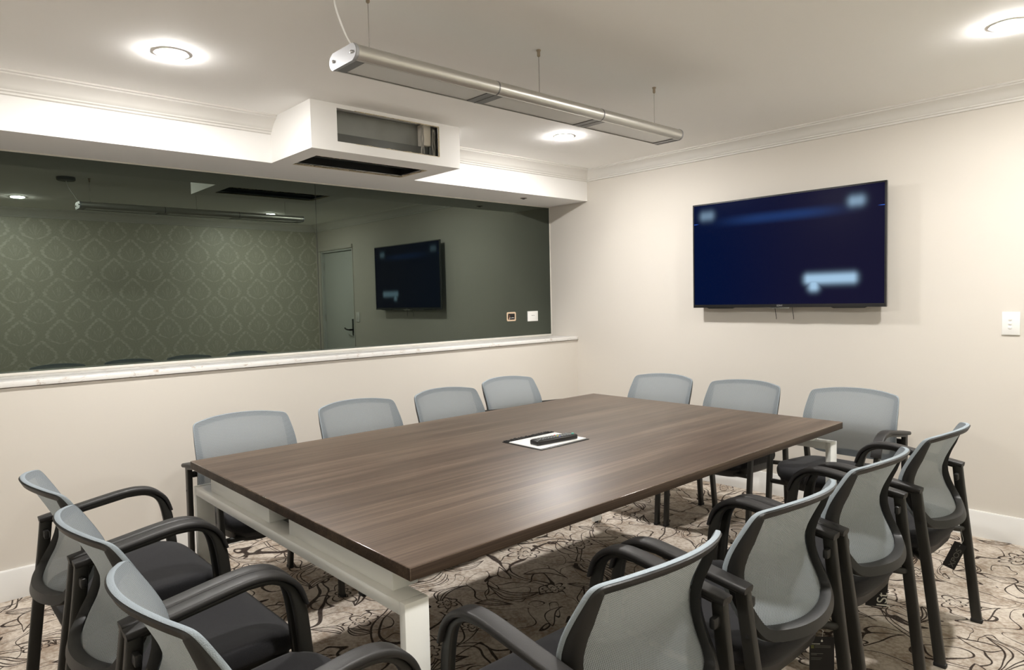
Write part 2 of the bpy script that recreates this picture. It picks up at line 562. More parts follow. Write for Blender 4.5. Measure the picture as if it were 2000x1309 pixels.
def bm_lathe(bm, prof, center, axis='Z', n=32, cap=True):
    """prof: list of (r, h)"""
    rings = []
    cx, cy, cz = center
    for r, h in prof:
        ring = []
        for i in range(n):
            a = 2 * PI * i / n
            u, v = r * math.cos(a), r * math.sin(a)
            if axis == 'Z':
                p = (cx + u, cy + v, cz + h)
            elif axis == 'Y':
                p = (cx + u, cy + h, cz + v)
            else:
                p = (cx + h, cy + u, cz + v)
            ring.append(bm.verts.new(p))
        rings.append(ring)
    for a, b_ in zip(rings, rings[1:]):
        for i in range(n):
            j = (i + 1) % n
            bm.faces.new((a[i], a[j], b_[j], b_[i]))
    if cap:
        bm.faces.new(rings[0][::-1])
        bm.faces.new(rings[-1])


def bm_prism(bm, poly, axis, a, b_):
    """poly 2D list extruded along an axis from a to b_; the 2D plane holds the remaining axes in xyz order"""
    def pt(p, t):
        if axis == 'X':
            return (t, p[0], p[1])
        if axis == 'Y':
            return (p[0], t, p[1])
        return (p[0], p[1], t)
    A = [bm.verts.new(pt(p, a)) for p in poly]
    B = [bm.verts.new(pt(p, b_)) for p in poly]
    n = len(poly)
    for i in range(n):
        j = (i + 1) % n
        bm.faces.new((A[i], A[j], B[j], B[i]))
    bm.faces.new(A[::-1])
    bm.faces.new(B)


def catmull(pts, n=6, closed=False):
    out = []
    N = len(pts)
    rng = range(N if closed else N - 1)
    for i in rng:
        if closed:
            p0, p1, p2, p3 = pts[(i - 1) % N], pts[i], pts[(i + 1) % N], pts[(i + 2) % N]
        else:
            p0, p1, p2, p3 = pts[max(i - 1, 0)], pts[i], pts[i + 1], pts[min(i + 2, N - 1)]
        for s in range(n):
            t = s / n
            out.append(tuple(0.5 * ((2 * b1) + (-a1 + c1) * t + (2 * a1 - 5 * b1 + 4 * c1 - d1) * t * t + (-a1 + 3 * b1 - 3 * c1 + d1) * t ** 3)
                             for a1, b1, c1, d1 in zip(p0, p1, p2, p3)))
    if not closed:
        out.append(tuple(pts[-1]))
    return out


def bm_sweep(bm, path, section, lat=(1, 0, 0), cap=True):
    """sweep a closed 2D section (lateral, normal) along a 3D path; lateral axis is fixed"""
    lat = Vector(lat).normalized()
    P_ = [Vector(p) for p in path]
    rings = []
    for i, p in enumerate(P_):
        t = (P_[min(i + 1, len(P_) - 1)] - P_[max(i - 1, 0)]).normalized()
        nrm = t.cross(lat).normalized()
        l2 = nrm.cross(t).normalized()
        sec = section(i / (len(P_) - 1)) if callable(section) else section
        rings.append([bm.verts.new(p + l2 * s[0] + nrm * s[1]) for s in sec])
    n = len(rings[0])
    for a, b_ in zip(rings, rings[1:]):
        for i in range(n):
            j = (i + 1) % n
            bm.faces.new((a[i], a[j], b_[j], b_[i]))
    if cap:
        bm.faces.new(rings[0][::-1])
        bm.faces.new(rings[-1])


def rrect(w, h, r, n=3):
    """rounded rectangle section"""
    out = []
    for cx, cy, a0 in ((w / 2 - r, h / 2 - r, 0), (-w / 2 + r, h / 2 - r, 90), (-w / 2 + r, -h / 2 + r, 180), (w / 2 - r, -h / 2 + r, 270)):
        for i in range(n + 1):
            a = math.radians(a0 + 90 * i / n)
            out.append((cx + r * math.cos(a), cy + r * math.sin(a)))
    return out


def obj(name, bm, mat, parent=None, smooth=35, loc=None):
    bmesh.ops.recalc_face_normals(bm, faces=bm.faces)
    me = bpy.data.meshes.new(name)
    if smooth:
        ang = math.radians(smooth)
        for f in bm.faces:
            f.smooth = True
        for e_ in bm.edges:
            if len(e_.link_faces) == 2 and e_.calc_face_angle(0) > ang:
                e_.smooth = False
    bm.to_mesh(me)
    bm.free()
    me.materials.append(MAT[mat] if isinstance(mat, str) else mat)
    o = bpy.data.objects.new(name, me)
    COL.objects.link(o)
    if parent is not None:
        o.parent = parent
    if loc is not None:
        o.location = loc
    return o


def box_obj(name, lo, hi, mat, parent=None, bev=0.0, seg=2):
    bm = bmesh.new()
    bm_box(bm, lo, hi, bev, seg)
    return obj(name, bm, mat, parent)


def tag(o, label=None, cat=None, group=None, kind=None):
    if label:
        o['label'] = label
    if cat:
        o['category'] = cat
    if group:
        o['group'] = group
    if kind:
        o['kind'] = kind
    return o


def empty(name, loc=(0, 0, 0), rz=0.0):
    o = bpy.data.objects.new(name, None)
    o.empty_display_size = 0.1
    COL.objects.link(o)
    o.location = loc
    o.rotation_euler = (0, 0, rz)
    return o


def structure(o, label=None):
    o['kind'] = 'structure'
    if label:
        o['label'] = label
    return o


def copy_tree(o, parent=None):
    c = o.copy()
    COL.objects.link(c)
    c.parent = parent
    for ch in list(o.children):
        copy_tree(ch, c)
    return c


def text_mesh(name, body, size, mat, parent, matrix, depth=0.0004):
    cu = bpy.data.curves.new(name, 'FONT')
    cu.body = body
    cu.size = size
    cu.extrude = depth
    cu.align_x = 'CENTER'
    cu.align_y = 'CENTER'
    tmp = bpy.data.objects.new(name + '_tmp', cu)
    COL.objects.link(tmp)
    dg = bpy.context.evaluated_depsgraph_get()
    dg.update()
    me = bpy.data.meshes.new_from_object(tmp.evaluated_get(dg))
    bpy.data.objects.remove(tmp, do_unlink=True)
    bpy.data.curves.remove(cu)
    me.name = name
    me.transform(matrix)
    me.materials.clear()
    me.materials.append(MAT[mat])
    o = bpy.data.objects.new(name, me)
    COL.objects.link(o)
    o.parent = parent
    return o


# ------------------------------------------------------------------ room shell
XW, XG, XS, XB, XR = -3.711, -4.0, -3.58, -3.113, 0.2
YT, YF = 4.12, -0.45            # TV wall, wall behind the camera
ZSILL, ZSOF = 0.971, 2.041
YB0, YB1 = 1.562, 2.478         # boxed-out part of the bulkhead
T = 0.12

structure(box_obj('floor', (XG - T, YF - T, -0.05), (XR + T, YT + T, 0), 'carpet'), 'beige carpet with dark brown floral line pattern')
structure(box_obj('ceiling', (XG - T, YF - T, ZC), (XR + T, YT + T, ZC + 0.1), 'ceiling_paint'), 'plain off-white painted ceiling')
structure(box_obj('wall_left', (XG - T, YF - T, 0), (XW, YT, 0.94), 'wall_paint'), 'low greige wall under the dark mirror window')
structure(box_obj('wall_right', (XR, YF - T, 0), (XR + T, YT + T, ZC), 'damask'), 'wall papered in pale damask opposite the window')
structure(box_obj('wall_front', (XG - T, YF - T, 0), (XR, YF, ZC), 'wall_paint'), 'greige wall behind the viewer')

# TV wall with the door opening
DX0, DX1, DZ1 = -0.735, 0.075, 1.945
bm = bmesh.new()
bm_box(bm, (XG - T, YT, 0), (DX0, YT + T, ZC))
bm_box(bm, (DX0, YT, DZ1), (DX1, YT + T, ZC))
bm_box(bm, (DX1, YT, 0), (XR, YT + T, ZC))
structure(obj('wall_back', bm, 'wall_paint'), 'greige wall that carries the television')
# wall behind the dark glass
structure(box_obj('wall_behind', (XG - T, YF, 0.94), (XG - 0.012, YT, ZC), 'bulkhead_paint'), 'wall behind the dark mirror glass')

# bulkhead over the window
bm = bmesh.new()
bm_box(bm, (XG - 0.012, YF, ZSOF), (XS, YT, ZC - 0.0005))
blk = structure(obj('ceiling_bulkhead', bm, 'bulkhead_paint'), 'white bulkhead running above the dark mirror window')

# boxed-out casing with two raw openings
bm = bmesh.new()
oy0, oy1, oz0, oz1 = 1.703, 2.332, 2.090, 2.255
PT = 0.013
for lo, hi in (((XB - PT, YB0, ZSOF), (XB, oy0, ZC)), ((XB - PT, oy1, ZSOF), (XB, YB1, ZC)),
               ((XB - PT, oy0, ZSOF), (XB, oy1, oz0)), ((XB - PT, oy0, oz1), (XB, oy1, ZC))):
    bm_box(bm, lo, hi)
bm_box(bm, (XS, YB0, ZSOF), (XB - PT, YB0 + PT, ZC))
bm_box(bm, (XS, YB1 - PT, ZSOF), (XB - PT, YB1, ZC))
hx0, hx1, hy0, hy1 = -3.548, -3.270, 1.665, 2.358
for lo, hi in (((XS, YB0 + PT, ZSOF), (hx0, YB1 - PT, ZSOF + PT)), ((hx1, YB0 + PT, ZSOF), (XB - PT, YB1 - PT, ZSOF + PT)),
               ((hx0, YB0 + PT, ZSOF), (hx1, hy0, ZSOF + PT)), ((hx0, hy1, ZSOF), (hx1, YB1 - PT, ZSOF + PT))):
    bm_box(bm, lo, hi)
bmesh.ops.remove_doubles(bm, verts=bm.verts, dist=0.0002)
cas = structure(obj('ceiling_casing', bm, 'bulkhead_paint', smooth=0), 'white boxed-out casing with two unfinished vent openings')
# inside the front opening
bm = bmesh.new()
bm_box(bm, (-3.218, YB0 + 0.02, 2.148), (-3.210, YB1 - 0.02, ZC - 0.004))
bm_box(bm, (-3.172, 2.306, 2.062), (-3.166, 2.345, ZC - 0.004))
obj('duct_panel', bm, 'duct_grey', cas)
bm = bmesh.new()
bm_box(bm, (-3.218, YB0 + 0.02, 2.058), (-3.150, YB1 - 0.02, 2.062))
bm_box(bm, (-3.190, YB0 + 0.02, 2.062), (-3.182, YB1 - 0.02, 2.148), 0.002)
bm_box(bm, (-3.222, YB0 + 0.02, 2.143), (-3.182, YB1 - 0.02, 2.149))
obj('duct_ledge', bm, 'duct_dark', cas)
bm = bmesh.new()
bm_box(bm, (-3.209, 2.252, 2.150), (-3.150, 2.305, 2.270), 0.006)
obj('insulation_block', bm, 'insulation', cas)
for yy, w_ in ((2.233, 0.010), (2.247, 0.006), (2.308, 0.008), (2.320, 0.010)):
    bm = bmesh.new()
    pts = catmull([(-3.14, yy + random.uniform(-.004, .004), 2.085 + i * 0.032) for i in range(6)], 3)
    bm_sweep(bm, pts, rrect(w_, 0.004, 0.0015, 1), (0, 1, 0))
    obj('foil_strip', bm, 'foil', cas)
# slot in the underside
bm = bmesh.new()
q = 0.10
bm_box(bm, (hx0 - 0.008, hy0 - 0.008, ZSOF + PT), (hx0, hy1 + 0.008, ZSOF + q))
bm_box(bm, (hx1, hy0 - 0.008, ZSOF + PT), (hx1 + 0.008, hy1 + 0.008, ZSOF + q))
bm_box(bm, (hx0, hy0 - 0.008, ZSOF + PT), (hx1, hy0, ZSOF + q))
bm_box(bm, (hx0, hy1, ZSOF + PT), (hx1, hy1 + 0.008, ZSOF + q))
bm_box(bm, (hx0, hy0, ZSOF + q), (hx1, hy1, ZSOF + q + 0.006))
obj('slot_duct', bm, 'duct_black', cas)
bm = bmesh.new()
bm_box(bm, (hx0 + 0.10, hy0, ZSOF + 0.03), (hx0 + 0.125, hy1, ZSOF + 0.06), 0.004)
bm_box(bm, (hx1 - 0.09, hy0 + 0.12, ZSOF + 0.02), (hx1 - 0.075, hy1, ZSOF + 0.045), 0.004)
obj('duct_bar', bm, 'duct_bar', cas)


def ragged(bm, p0, p1, inward, outn, step=0.006, amp=0.008):
    """torn plasterboard lip along an edge"""
    p0, p1 = Vector(p0), Vector(p1)
    n = int((p1 - p0).length / step)
    inward, outn = Vector(inward), Vector(outn)
    prev = None
    lev = 0.5
    for i in range(n + 1):
        p = p0.lerp(p1, i / n)
        lev = max(0.15, min(1.0, lev + random.uniform(-0.35, 0.35)))
        d = amp * lev * random.uniform(0.5, 1.2)
        ring = [bm.verts.new(p - inward * 0.002 + outn * 0.0008), bm.verts.new(p + inward * d + outn * random.uniform(-0.002, 0.001)),
                bm.verts.new(p + inward * d * 0.6 - outn * 0.006), bm.verts.new(p - inward * 0.002 - outn * 0.006)]
        if prev:
            for a_ in range(4):
                b2 = (a_ + 1) % 4
                bm.faces.new((prev[a_], prev[b2], ring[b2], ring[a_]))
        prev = ring


bm = bmesh.new()
ragged(bm, (XB, oy0 + 0.1, oz1), (XB, oy1, oz1), (0, 0, -1), (1, 0, 0), amp=0.004)
ragged(bm, (XB, oy0 + 0.1, oz0), (XB, oy1, oz0), (0, 0, 1), (1, 0, 0), amp=0.004)
ragged(bm, (XB, oy1, oz0), (XB, oy1, oz1), (0, -1, 0), (1, 0, 0), amp=0.008)
tag(obj('torn_edge', bm, 'torn_paper', cas), kind='stuff')
bm = bmesh.new()
ragged(bm, (hx0, hy0, ZSOF), (hx0, hy1, ZSOF), (1, 0, 0), (0, 0, -1), amp=0.042)
ragged(bm, (hx1, hy0, ZSOF), (hx1, hy1, ZSOF), (-1, 0, 0), (0, 0, -1), amp=0.006)
ragged(bm, (hx0, hy1, ZSOF), (hx1, hy1, ZSOF), (0, -1, 0), (0, 0, -1), amp=0.028)
tag(obj('torn_edge', bm, 'torn_paper', cas), kind='stuff')

# cornices (cove profile): d = distance from wall, h = drop below ceiling
CP = [(0, 0), (0.092, 0), (0.092, 0.007), (0.084, 0.010), (0.083, 0.016), (0.078, 0.018), (0.062, 0.024), (0.046, 0.036), (0.034, 0.050), (0.026, 0.062),
      (0.022, 0.064), (0.021, 0.070), (0.012, 0.074), (0.011, 0.082), (0, 0.085)]


def cornice(bm, axis, base, sgn, a, b_):
    poly = [(base + sgn * d, ZC - h) for d, h in CP]
    bm_prism(bm, poly, axis, a, b_)


bm = bmesh.new()
cornice(bm, 'Y', XS, 1, YF, YB0)
structure(obj('trim_1', bm, 'cornice_paint', smooth=50), 'white cove cornice along the bulkhead before the boxed casing')
bm = bmesh.new()
cornice(bm, 'Y', XS, 1, YB1, YT - 0.0)
structure(obj('trim_2', bm, 'cornice_paint', smooth=50), 'white cove cornice along the bulkhead beyond the boxed casing')
bm = bmesh.new()
cornice(bm, 'X', YT, -1, XS, XR)
structure(obj('trim_3', bm, 'cornice_paint', smooth=50), 'white cove cornice over the television wall')
bm = bmesh.new()
cornice(bm, 'Y', XR, -1, YF, YT)
structure(obj('trim_4', bm, 'cornice_paint', smooth=50), 'white cove cornice over the damask wall')
bm = bmesh.new()
cornice(bm, 'X', YF, 1, XS, XR)
structure(obj('trim_5', bm, 'cornice_paint', smooth=50), 'white cove cornice behind the viewer')

# baseboards
BBH = 0.135
BP = [(0, 0), (0.016, 0), (0.016, BBH - 0.006), (0.012, BBH), (0, BBH)]


def baseb(name, axis, base, sgn, a, b_, label):
    bm = bmesh.new()
    bm_prism(bm, [(base + sgn * d, h) for d, h in BP], axis, a, b_)
    structure(obj(name, bm, 'trim_white'), label)


baseb('baseboard_left', 'Y', XW, 1, YF, YT, 'white baseboard under the window wall')
baseb('baseboard_back', 'X', YT, -1, XW + 0.016, DX0 - 0.005, 'white baseboard under the television wall')
baseb('baseboard_right', 'Y', XR, -1, YF, YT, 'white baseboard under the damask wall')
baseb('baseboard_front', 'X', YF, 1, XW, XR, 'white baseboard behind the viewer')

# window: dark mirror glass in two panels above a marble ledge
win = structure(empty('window_1', (XG, 2.0, ZSILL)), 'long dark mirror-glass window above a marble ledge')
YS = 2.02


def wpart(name, lo, hi, mat, bev=0.0):
    o = box_obj(name, (lo[0] - XG, lo[1] - 2.0, lo[2] - ZSILL), (hi[0] - XG, hi[1] - 2.0, hi[2] - ZSILL), mat, win, bev)
    return o


wpart('glass_panel', (XG - 0.010, YF, ZSILL), (XG, YS - 0.0015, ZSOF), 'dark_mirror')
wpart('glass_panel', (XG - 0.010, YS + 0.0015, ZSILL), (XG, YT, ZSOF), 'dark_mirror')
wpart('glass_seam', (XG - 0.010, YS - 0.0015, ZSILL), (XG - 0.001, YS + 0.0015, ZSOF), 'black')
wpart('bead', (XG, YF, ZSILL), (XG + 0.006, YT, ZSILL + 0.014), 'bead_white', 0.002)
wpart('bead', (XG, YF, ZSOF - 0.008), (XG + 0.005, YT, ZSOF), 'bead_white', 0.002)
wpart('bead', (XG, YT - 0.008, ZSILL), (XG + 0.006, YT, ZSOF), 'bead_white', 0.002)
wpart('window_ledge', (XG, YF, 0.944), (-3.698, YT, ZSILL), 'sill_marble', 0.003)

# door in the TV wall next to the damask wall (seen in the mirror glass)
dr = structure(empty('door_1', ((DX0 + DX1) / 2, YT, 0)), 'pale grey door with dark lever handle beside the damask wall')
cx = (DX0 + DX1) / 2
hw = (DX1 - DX0) / 2
bm = bmesh.new()
bm_box(bm, (-hw + 0.032, 0.03, 0.006), (hw - 0.032, 0.07, DZ1 - 0.034), 0.002)
leaf = obj('door_leaf', bm, 'door_paint', dr)
bm = bmesh.new()
bm_box(bm, (-hw, 0.0, 0), (-hw + 0.03, T, DZ1))
bm_box(bm, (hw - 0.03, 0.0, 0), (hw, T, DZ1))
bm_box(bm, (-hw + 0.03, 0.0, DZ1 - 0.03), (hw - 0.03, T, DZ1))
obj('door_jamb', bm, 'door_paint', dr)
for lo, hi in (((-hw - 0.004, -0.008, 0), (-hw + 0.008, -0.0002, DZ1)), ((hw - 0.008, -0.014, 0), (hw + 0.05, -0.0002, DZ1)), ((-hw - 0.004, -0.022, DZ1 - 0.008), (hw + 0.05, -0.0002, DZ1 + 0.035))):
    bm = bmesh.new()
    bm_box(bm, lo, hi, 0.004)
    obj('architrave', bm, 'wall_paint', dr)
bm = bmesh.new()
bm_box(bm, (-hw + 0.055, 0.017, 0.885), (-hw + 0.105, 0.0298, 1.085), 0.004)
hp = obj('handle_plate', bm, 'handle_dark', dr)
bm = bmesh.new()
bm_cyl(bm, (-hw + 0.08, 0.017, 0.955), (-hw + 0.08, -0.03, 0.955), 0.011)
bm_sweep(bm, catmull([(-hw + 0.08, -0.03, 0.955), (-hw + 0.12, -0.033, 0.957), (-hw + 0.17, -0.03, 0.963), (-hw + 0.205, -0.026, 0.975)], 5), rrect(0.012, 0.018, 0.005, 2), (0, 1, 0))
obj('lever', bm, 'handle_dark', hp)
for hz in (0.25, 1.05, 1.70):
    bm = bmesh.new()
    bm_cyl(bm, (hw - 0.031, 0.024, hz), (hw - 0.031, 0.024, hz + 0.09), 0.007, 10)
    obj('hinge', bm, 'silver', dr)

# ------------------------------------------------------------------ table
tb = tag(empty('conference_table', (-1.855, 1.8615, 0)), 'long walnut-topped conference table on a white metal frame', 'table')
TX, TY, TZ = 0.690, 1.0935, 0.735


def tpart(name, lo, hi, mat, bev=0.0, seg=2, parent=None):
    return box_obj(name, lo, hi, mat, parent or tb, bev, seg)


TT = 0.029
bm = bmesh.new()
bm_box(bm, (-TX, -TY, TZ - TT), (TX, TY, TZ), 0.002, 3)
top = obj('tabletop', bm, 'walnut', tb)
top.data.materials.append(MAT['walnut_edge'])
top.data.materials.append(MAT['walnut_band'])
for p_ in top.data.polygons:
    if abs(p_.normal.z) < 0.05 and p_.area > 0.02:
        p_.material_index = 2
    elif p_.area < 0.02 and p_.normal.z > -0.5 and max(abs(c) for c in p_.normal) < 0.99:
        p_.material_index = 1
FZ = 0.650
FX = 0.666
for s in (-1, 1):
    y0, y1 = (-TY, -TY + 0.062) if s < 0 else (TY - 0.062, TY)
    fr = tpart('crossbar', (-FX + 0.0225, y0, FZ - 0.030), (FX - 0.0225, y1, FZ), 'frame_white', 0.002)
    for sx_ in (-1, 1):
        a_, b2 = (-FX, -FX + 0.0225) if sx_ < 0 else (FX - 0.0225, FX)
        lg = tpart('leg', (a_, y0, 0.012), (b2, y1, FZ), 'frame_white', 0.002)
        bm = bmesh.new()
        bm_cyl(bm, ((a_ + b2) / 2, (y0 + y1) / 2, 0.0), ((a_ + b2) / 2, (y0 + y1) / 2, 0.014), 0.010, 14)
        obj('foot_glide', bm, 'glide_black', lg)
    # white risers that carry the top
    ry0, ry1 = (y0 + 0.020, y1 + 0.025) if s < 0 else (y0 - 0.025, y1 - 0.020)
    for ra, rb in ((-0.548, -0.066), (0.066, 0.590)):
        tpart('riser', (ra, ry0, FZ), (rb, ry1, TZ - TT), 'frame_white', 0.0015)
for sx_ in (-0.40, 0.40):
    tpart('side_rail', (sx_ - 0.02, -TY + 0.062, FZ - 0.028), (sx_ + 0.02, TY - 0.062, FZ + 0.03), 'frame_white', 0.002)
tpart('cable_tray', (-0.10, -TY + 0.075, FZ - 0.06), (0.10, TY - 0.075, FZ + 0.058), 'plastic_black', 0.004)

# flush cable box with white lid in the table top
CBX, CBY = -1.8365, 1.8485
cb = tag(empty('cable_box', (CBX, CBY, TZ)), 'white-lidded cable outlet set flush in the table top, black brush along one side', 'outlet')
bm = bmesh.new()
bm_box(bm, (-0.106, -0.131, 0.0), (0.106, 0.131, 0.0025), 0.001)
obj('rim', bm, 'black', cb)
bm = bmesh.new()
bm_box(bm, (-0.072, -0.126, 0.0025), (0.097, 0.124, 0.0060), 0.001)
obj('lid', bm, 'lid_white', cb)
bm = bmesh.new()
for i in range(95):
    yy = -0.128 + 0.256 * i / 94
    bm_box(bm, (-0.106 + random.uniform(0, .008), yy - 0.0007, 0.0025), (-0.076 + random.uniform(-.006, .003), yy + 0.0007, 0.0045 + random.uniform(0, .004)))
tag(obj('brush_strip', bm, 'black', cb), kind='stuff')

# remote control
rm = tag(empty('remote_control', (-1.785, 1.842, TZ + 0.0060), math.radians(-6)), 'black television remote lying on the white cable-outlet lid', 'remote')
bm = bmesh.new()
bm_box(bm, (-0.024, -0.100, 0.0), (0.024, 0.100, 0.0185), 0.005, 3)
obj('body', bm, 'remote_body', rm)
bm = bmesh.new()
bm_box(bm, (-0.020, -0.092, 0.0185), (0.020, 0.094, 0.0193))
obj('face_plate', bm, 'remote_face', rm)
bm = bmesh.new()
for r_ in range(12):
    if r_ == 7:
        continue
    for c_ in range(3 if r_ < 6 else 4):
        n_ = 3 if r_ < 6 else 4
        px = -0.013 + 0.026 * c_ / (n_ - 1)
        py = -0.080 + 0.0135 * r_
        bm_box(bm, (px - 0.0034, py - 0.0040, 0.0193), (px + 0.0034, py + 0.0040, 0.0213), 0.001, 1)
tag(obj('keys', bm, 'key_grey', rm), kind='stuff')
for i, kc in enumerate(('key_red', 'key_green', 'key_yellow', 'key_blue')):
    bm = bmesh.new()
    px = -0.0135 + 0.009 * i
    bm_box(bm, (px - 0.0038, 0.011, 0.0193), (px + 0.0038, 0.0185, 0.0215), 0.001, 1)
    o_ = obj('colour_key', bm, kc, rm)
    o_['label'] = kc.split('_')[1] + ' key'
bm = bmesh.new()
bm_lathe(bm, [(0.0052, 0.0193), (0.0052, 0.022), (0.004, 0.0226)], (0.006, 0.0875, 0), n=14)
obj('power_key', bm, 'key_green', rm)

# ------------------------------------------------------------------ television
TVX0, TVX1, TVZ0, TVZ1, TVY = -2.572, -1.364, 1.197, 1.885, 4.035
tvc = ((TVX0 + TVX1) / 2, (TVZ0 + TVZ1) / 2)
tv = tag(empty('television', (tvc[0], TVY, tvc[1])), 'wide flat television with a dark blue picture on the greige wall', 'television')
hw, hh = (TVX1 - TVX0) / 2, (TVZ1 - TVZ0) / 2
bm = bmesh.new()
bm_box(bm, (-hw, 0.0012, -hh), (hw, 0.018, hh), 0.001)
obj('panel_edge', bm, 'tv_edge', tv)
bm = bmesh.new()
bz, bb2 = 0.009, 0.020
for lo, hi in (((-hw, -0.001, -hh), (hw, 0.0012, -hh + bb2)), ((-hw, -0.001, hh - bz), (hw, 0.0012, hh)),
               ((-hw, -0.001, -hh + bb2), (-hw + bz, 0.0012, hh - bz)), ((hw - bz, -0.001, -hh + bb2), (hw, 0.0012, hh - bz))):
    bm_box(bm, lo, hi)
obj('bezel', bm, 'tv_bezel', tv)
bm = bmesh.new()
bm_box(bm, (-hw + bz, 0.0, -hh + bb2), (hw - bz, 0.0011, hh - bz))
obj('screen', bm, 'tv_picture', tv, smooth=0)
bm = bmesh.new()
bm_box(bm, (-hw + 0.10, 0.018, -hh + 0.012), (hw - 0.10, 0.062, hh - 0.14), 0.012, 3)
obj('rear_housing', bm, 'plastic_black', tv)
bm = bmesh.new()
bm_box(bm, (-0.25, 0.050, -0.18), (0.25, YT - TVY - 0.0005, 0.18), 0.003)
obj('wall_mount', bm, 'plastic_black', tv)
bm = bmesh.new()
bm_prism(bm, [(-0.055, -hh - 0.0065), (0.055, -hh - 0.0065), (0.062, -hh), (-0.062, -hh)], 'Y', 0.0, 0.012)
obj('chrome_light_bar', bm, 'chrome', tv)
for sx_ in (-1, 1):
    bm = bmesh.new()
    bm_prism(bm, [(sx_ * 0.405 - 0.10, -hh), (sx_ * 0.405 + 0.10, -hh), (sx_ * 0.405 + 0.085, -hh - 0.006), (sx_ * 0.405 - 0.085, -hh - 0.006)], 'Y', 0.003, 0.016)
    obj('speaker_lip', bm, 'tv_bezel', tv)
text_mesh('lettering', 'SONY', 0.014, 'letter_grey', tv, Matrix.Translation((0, -0.0011, -hh + 0.0105)) @ Matrix.Rotation(PI / 2, 4, 'X'), 0.0003)
for xx in (-0.05, 0.06):
    bm = bmesh.new()
    bm_sweep(bm, catmull([(xx, 0.04, -hh + 0.03), (xx, 0.045, -hh - 0.02), (xx + 0.004, 0.05, -hh - 0.06), (xx + 0.004, 0.05, -hh - 0.075)], 4), rrect(0.0035, 0.0035, 0.0016, 2))
    obj('cord', bm, 'plastic_black', tv)


# ------------------------------------------------------------------ downlights
DL_LABELS = ['round glowing ceiling downlight before the boxed casing, over the window side',
             'round glowing ceiling downlight beyond the boxed casing, just past the pendant lamp',
             'round glowing ceiling downlight over the viewer side, mirrored in the dark glass',
             'round glowing ceiling downlight near the television wall and light switch']
for (lx, ly), lab in zip(DOWNLIGHTS, DL_LABELS):
    d = tag(empty('downlight', (lx, ly, ZC)), lab, 'ceiling light', 'recessed ceiling downlights')
    bm = bmesh.new()
    bm_lathe(bm, [(0.050, -0.0002), (0.066, -0.0002), (0.066, -0.002), (0.064, -0.003), (0.050, -0.003)], (0, 0, 0), n=40, cap=False)
    obj('trim_ring', bm, 'gloss_white', d)
    bm = bmesh.new()
    bm_lathe(bm, [(0.050, -0.001), (0.050, -0.0055), (0.0485, -0.0075), (0.044, -0.0085)], (0, 0, 0), n=40)  # lens stands proud so its rim adds a bloom-like halo on the ceiling
    obj('lens', bm, 'lens', d)

# ------------------------------------------------------------------ linear pendant
PX, PY0, PY1, PZ0, PZ1 = -1.972, 1.105, 2.885, 2.037, 2.088
pd = tag(empty('pendant_lamp', (PX, (PY0 + PY1) / 2, PZ0)), 'long silver linear pendant lamp hung on thin wires above the table', 'pendant lamp')
pyc = (PY0 + PY1) / 2
HWp = 0.086
hgt = PZ1 - PZ0


def lamp_section(notch=True):
    r = hgt / 2
    out = []
    for i in range(13):
        a = -PI / 2 + PI * i / 12
        out.append((HWp - r + r * math.cos(a), r + r * math.sin(a)))
    for i in range(13):
        a = PI / 2 + PI * i / 12
        out.append((-HWp + r + r * math.cos(a), r + r * math.sin(a)))
    if notch:
        out += [(-0.066, 0.0), (-0.066, 0.012), (0.066, 0.012), (0.066, 0.0)]
    return out


seg = (PY1 - PY0) / 3
CAPT = 0.012
for i in range(3):
    a_ = PY0 + i * seg - pyc + (CAPT if i == 0 else 0.003)
    b2 = PY0 + (i + 1) * seg - pyc - (CAPT if i == 2 else 0.003)
    bm = bmesh.new()
    bm_prism(bm, lamp_section(), 'Y', a_, b2)
    obj('housing', bm, 'silver', pd)
    bm = bmesh.new()
    bm_box(bm, (-0.064, a_ + 0.036, 0.0035), (0.064, b2 - 0.036, 0.0118))
    obj('diffuser', bm, 'diffuser', pd)
    for (u0, u1) in ((a_, a_ + 0.034), (b2 - 0.034, b2)):
        bm = bmesh.new()
        bm_box(bm, (-0.0655, u0, 0.0005), (0.0655, u1, 0.0118))
        obj('divider_plate', bm, 'divider_grey', pd)
for yy in (PY0 + seg - pyc, PY0 + 2 * seg - pyc):
    bm = bmesh.new()
    bm_prism(bm, [(p[0] * 1.008, (p[1] - hgt / 2) * 1.03 + hgt / 2) for p in lamp_section(False)], 'Y', yy - 0.0028, yy + 0.0028)
    obj('joint_band', bm, 'divider_grey', pd)
for s in (-1, 1):
    ya = PY0 - pyc if s < 0 else PY1 - pyc - CAPT
    bm = bmesh.new()
    bm_prism(bm, [(p[0] * 1.012, (p[1] - hgt / 2) * 1.05 + hgt / 2) for p in lamp_section(False)], 'Y', ya, ya + CAPT)
    bmesh.ops.bevel(bm, geom=[e_ for e_ in bm.edges if abs(e_.verts[0].co.y - e_.verts[1].co.y) < 1e-6], offset=0.002, segments=2, affect='EDGES')
    cp = obj('end_cap', bm, 'silver_cap', pd)
    for sx_ in (-0.058, 0.058):
        bm = bmesh.new()
        yb = ya if s < 0 else ya + CAPT
        bm_lathe(bm, [(0.0055, 0.0), (0.005, s * 0.003), (0.003, s * 0.004)], (sx_, yb, hgt / 2), 'Y', 12)
        obj('screw', bm, 'chrome', cp)
WX = 0.016
